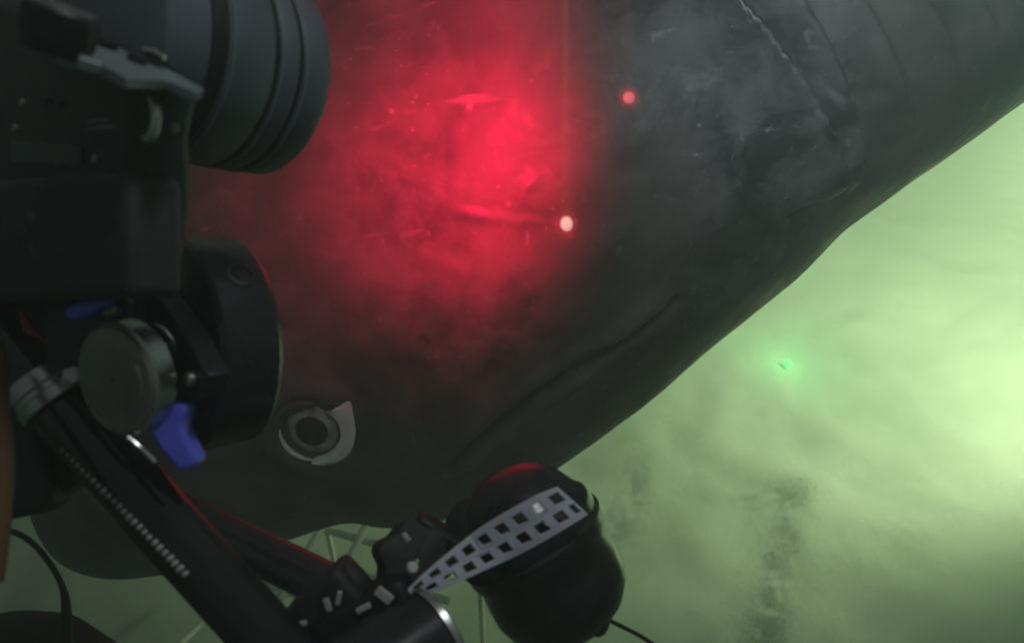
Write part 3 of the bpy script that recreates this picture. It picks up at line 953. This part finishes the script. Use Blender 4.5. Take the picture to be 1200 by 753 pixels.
sm = MB()
ncol = 10
for row, (t0, t1, shift) in enumerate(((0.0, 0.5, 0.0), (0.5, 1.0, 0.5))):
    edges = [0.0] + [(i + shift) / ncol for i in range(0 if shift else 1, ncol)] + [1.0]
    for a, b in zip(edges[:-1], edges[1:]):
        if b - a < 1e-6:
            continue
        ha, hb = a + (b - a) * 0.22, b - (b - a) * 0.22
        ta, tb = t0 + (t1 - t0) * (0.30 if row == 0 else 0.16), t1 - (t1 - t0) * (0.16 if row == 0 else 0.30)
        o_ = [(a, t0), (b, t0), (b, t1), (a, t1)]
        i_ = [(ha, ta), (hb, ta), (hb, tb), (ha, tb)]
        sm.add([strap_pt(*q) for q in o_ + i_], [(0, 1, 5, 4), (1, 2, 6, 5), (2, 3, 7, 6), (3, 0, 4, 7)])
strap = sm.build('perforated_strap', 'strap', None, sharp=50)
md = strap.modifiers.new('solid', 'SOLIDIFY'); md.thickness = 0.0038; md.offset = 0
md = strap.modifiers.new('bevel', 'BEVEL'); md.width = 0.0004; md.segments = 2
tag(strap, 'grey rubber strap with two rows of square holes wrapped over the black housing', 'strap')

ct = thing('steel_ringed_barrel', 'dark barrel with a bright steel end ring at the bottom edge, below the strap', 'barrel', tuple(P(500, 800, 0.36)))
BA = DV(0.72, -0.30, 0.62)
MB().lathe(P(470, 775, 0.345), BA, [(-0.03, 0.024), (-0.028, 0.0265), (0.016, 0.0265)], 64).build('tube', 'black_gloss', ct)
MB().lathe(P(470, 775, 0.345), BA, [(0.0162, 0.0262), (0.0164, 0.0278), (0.0195, 0.0280), (0.0205, 0.0268), (0.0206, 0.020)], 64).build('end_ring', 'steel', ct)

# ------------------------------------------------------------------ cords, hose, dome in the lower left
c1 = MB().tube(spline([P(705, 722, 0.42), P(730, 734, 0.43), P(756, 748, 0.44), P(785, 770, 0.45), P(800, 800, 0.46)], 8), 0.0013, 10).build('thin_cord', 'cord')
tag(c1, 'thin black cord trailing right from the strapped housing', 'cord')
c2 = MB().tube(spline([P(-30, 622, 0.42), P(12, 622, 0.42), P(38, 636, 0.42), P(60, 662, 0.42), P(74, 690, 0.42), P(78, 720, 0.42), P(78, 770, 0.42)], 8), [0.0016 + 0.0022 * max(0, (i - 30) / 18) for i in range(49)], 12).build('looped_cable', 'cord')
tag(c2, 'dark cable looping under the shark\'s snout at the left edge', 'cable')
hs2 = MB().tube(spline([P(-18, 400, 0.28), P(-12, 470, 0.28), P(-6, 540, 0.28), P(-9, 600, 0.28), P(-18, 680, 0.28)], 10), rpx(20, 0.28), 20).build('rust_hose', 'rust')
tag(hs2, 'rust-brown hose hanging along the left edge beside the clamp', 'hose')
dm = thing('domed_cover', 'smooth black domed cover rising into the bottom left corner', 'cover', tuple(P(10, 980, 0.42)))
MB().lathe(P(8, 940, 0.43), DV(0.06, -1, -0.1), [(0, 0.072), (0.045, 0.070), (0.075, 0.060), (0.095, 0.042), (0.106, 0.022), (0.1095, 0.004)], 64).build('shell', 'black_rubber', dm, sharp=60)
MB().lathe(P(8, 940, 0.43), DV(0.06, -1, -0.1), [(-0.01, 0.078), (0.006, 0.078), (0.008, 0.070)], 64).build('flange', 'black_rubber', dm)

# ------------------------------------------------------------------ wire rack and added flake streaks on the seabed
RZ = 0.95


def on_plane(px, py, z):
    ray = P(px, py, 1.0) - C0
    return C0 + ray * ((z - C0.z) / ray.z)


rk = thing('wire_rack', 'pale wire rack of crossing bars seen below the shark\'s jaw', 'rack', tuple(on_plane(420, 640, 0.1)))
a0, a1 = on_plane(330, 607, RZ), on_plane(490, 652, RZ)
b0, b1 = on_plane(441, 600, RZ), on_plane(400, 676, RZ)
da, db = (a1 - a0).normalized(), (b1 - b0).normalized()
ctr = on_plane(424, 632, RZ)
for k in range(-2, 3):
    o_ = ctr + db * (0.115 * k)
    MB().tube([o_ - da * 0.33, o_ + da * 0.33], 0.0125, 12).build('long_bar', 'pale_bar', rk)
for k in range(-2, 3):
    o_ = ctr + da * (0.13 * k) + Vector((0, 0, 0.020))
    MB().tube([o_ - db * 0.30, o_ + db * 0.30], 0.0125, 12).build('cross_bar', 'pale_bar', rk)
for i in (-1, 1):
    for j in (-1, 1):
        o_ = ctr + da * (0.30 * i) + db * (0.24 * j)
        g_ = on_seabed(o_.x, o_.y)
        MB().tube([o_, g_ - Vector((0, 0, 0.05))], 0.011, 10).build('leg', 'pale_bar', rk)
br = MB().tube([on_plane(300, 668, 0.22), on_plane(190, 775, 0.22)], 0.011, 12).build('loose_bar', 'pale_bar')
tag(br, 'single pale bar lying slantwise at the bottom edge under the pole', 'bar')


def flake_streak(name, a_px, b_px, s0, s1_, sy, count, mat, size):
    """fine flakes added on the sediment to draw an unidentified soft streak, thick along a line and thinning out to both sides"""
    t = rng.random(count) ** 0.85
    sg = s0 + (s1_ - s0) * t
    px = a_px[0] + (b_px[0] - a_px[0]) * t + rng.normal(0, 1, count) * sg
    py = a_px[1] + (b_px[1] - a_px[1]) * t + rng.normal(0, sy, count)
    ray = np.array(CF)[None] + np.outer((px - 600) / FPX, np.array(CR)) + np.outer((py - 376.5) / FPX, np.array(CD))
    q = np.array(C0)[None] - ray * (C0.z / ray[:, 2])[:, None]
    r = size * rng.uniform(0.5, 1.5, count)
    a = rng.uniform(0, 2 * PI, count)
    z = seabed_z(q[:, 0], q[:, 1])
    c = np.stack([q[:, 0], q[:, 1], z + r * 0.25], -1)
    u = np.stack([np.cos(a), np.sin(a), rng.uniform(-0.3, 0.3, count)], -1) * r[:, None]
    v = np.stack([-np.sin(a), np.cos(a), rng.uniform(-0.3, 0.3, count)], -1) * (0.6 * r)[:, None]
    k = np.stack([0 * r, 0 * r, 0.35 * r], -1)
    vs_ = np.stack([c + u, c + v, c - u, c - v, c + k], 1).reshape(-1, 3)
    base = (np.arange(count) * 5)[:, None, None]
    fs = (base + np.array([(0, 1, 4), (1, 2, 4), (2, 3, 4), (3, 0, 4)])[None]).reshape(-1, 3)
    me_ = bpy.data.meshes.new(name)
    me_.from_pydata(vs_.tolist(), [], fs.tolist())
    me_.materials.append(M[mat])
    o = bpy.data.objects.new(name, me_)
    COL.objects.link(o)
    o['kind'] = 'stuff'
    return o


flake_streak('streak_flakes', (936, 560), (884, 810), 11, 19, 14, 15000, 'flake_dark', 0.0021)  # flakes added in place of blurred shapes of unknown kind
flake_streak('streak_flakes', (850, 578), (950, 568), 16, 16, 10, 3000, 'flake_dark', 0.0020)
flake_streak('streak_flakes', (762, 530), (708, 672), 9, 11, 12, 6500, 'flake_dark', 0.0019)
flake_streak('streak_flakes', (743, 526), (690, 668), 2.5, 3.5, 6, 3200, 'flake_pale', 0.0018)

# green marker light staked in the sediment
gq = on_plane(927, 412, 0.0)
gq.z = float(seabed_z(gq.x, gq.y)) + 0.05
gm = thing('marker_light', 'tiny glowing green marker light on the sediment just off the shark\'s belly', 'marker light', tuple(on_seabed(gq.x, gq.y)))
MB().lathe(gq - Vector((0, 0, 0.05)), Vector((0, 0, 1)), [(-0.04, 0.012), (0.040, 0.012), (0.044, 0.010)], 24).build('base', 'pale_bar', gm)
MB().blob(gq - Vector((0, 0, 0.020)), Vector((1, 0, 0)), Vector((0, 1, 0)), Vector((0, 0, 1)), 0.022, 0.022, 0.028, 16, 10).build('bulb', 'green_glow', gm)
lamp('marker_glow', 'POINT', gq + Vector((0, 0, 0.14)), gq, 3.2, (0.16, 1.0, 0.30), shadow_soft_size=0.06)

# drifting specks in the water
ms = MB()
for k in range(420):
    d = random.uniform(0.8, 3.2)
    c = P(random.uniform(-100, 1300), random.uniform(-80, 830), d)
    r = random.uniform(0.0004, 0.0011)
    v_ = [Vector((random.gauss(0, 1), random.gauss(0, 1), random.gauss(0, 1))).normalized() * r for _ in range(4)]
    ms.add([c + q for q in v_], [(0, 1, 2), (0, 2, 3), (0, 3, 1), (1, 3, 2)])
snow = ms.build('marine_snow', 'chip', sharp=180)
snow['kind'] = 'stuff'

# ------------------------------------------------------------------ floodlight beyond the right edge
fl = thing('floodlight', 'floodlight on a post beyond the right edge that lights the water green', 'floodlight', tuple(on_seabed(FLOOD_POS.x + 1.7, FLOOD_POS.y)))
fd = (FLOOD_AIM - FLOOD_POS).normalized()
MB().lathe(FLOOD_POS - fd * 0.14, -fd, [(0.0, 0.12), (0.02, 0.13), (0.10, 0.12), (0.18, 0.07), (0.20, 0.02)], 40, cap0=False).build('shell', 'black_plastic', fl)
pt_ = FLOOD_POS - fd * 0.30
arm = pt_ + CR * 1.6
MB().tube([pt_, arm], 0.025, 16).build('boom', 'post', fl)
MB().tube([arm + Vector((0, 0, 0.05)), on_seabed(arm.x, arm.y) - Vector((0, 0, 0.1))], 0.04, 16).build('mast', 'post', fl)
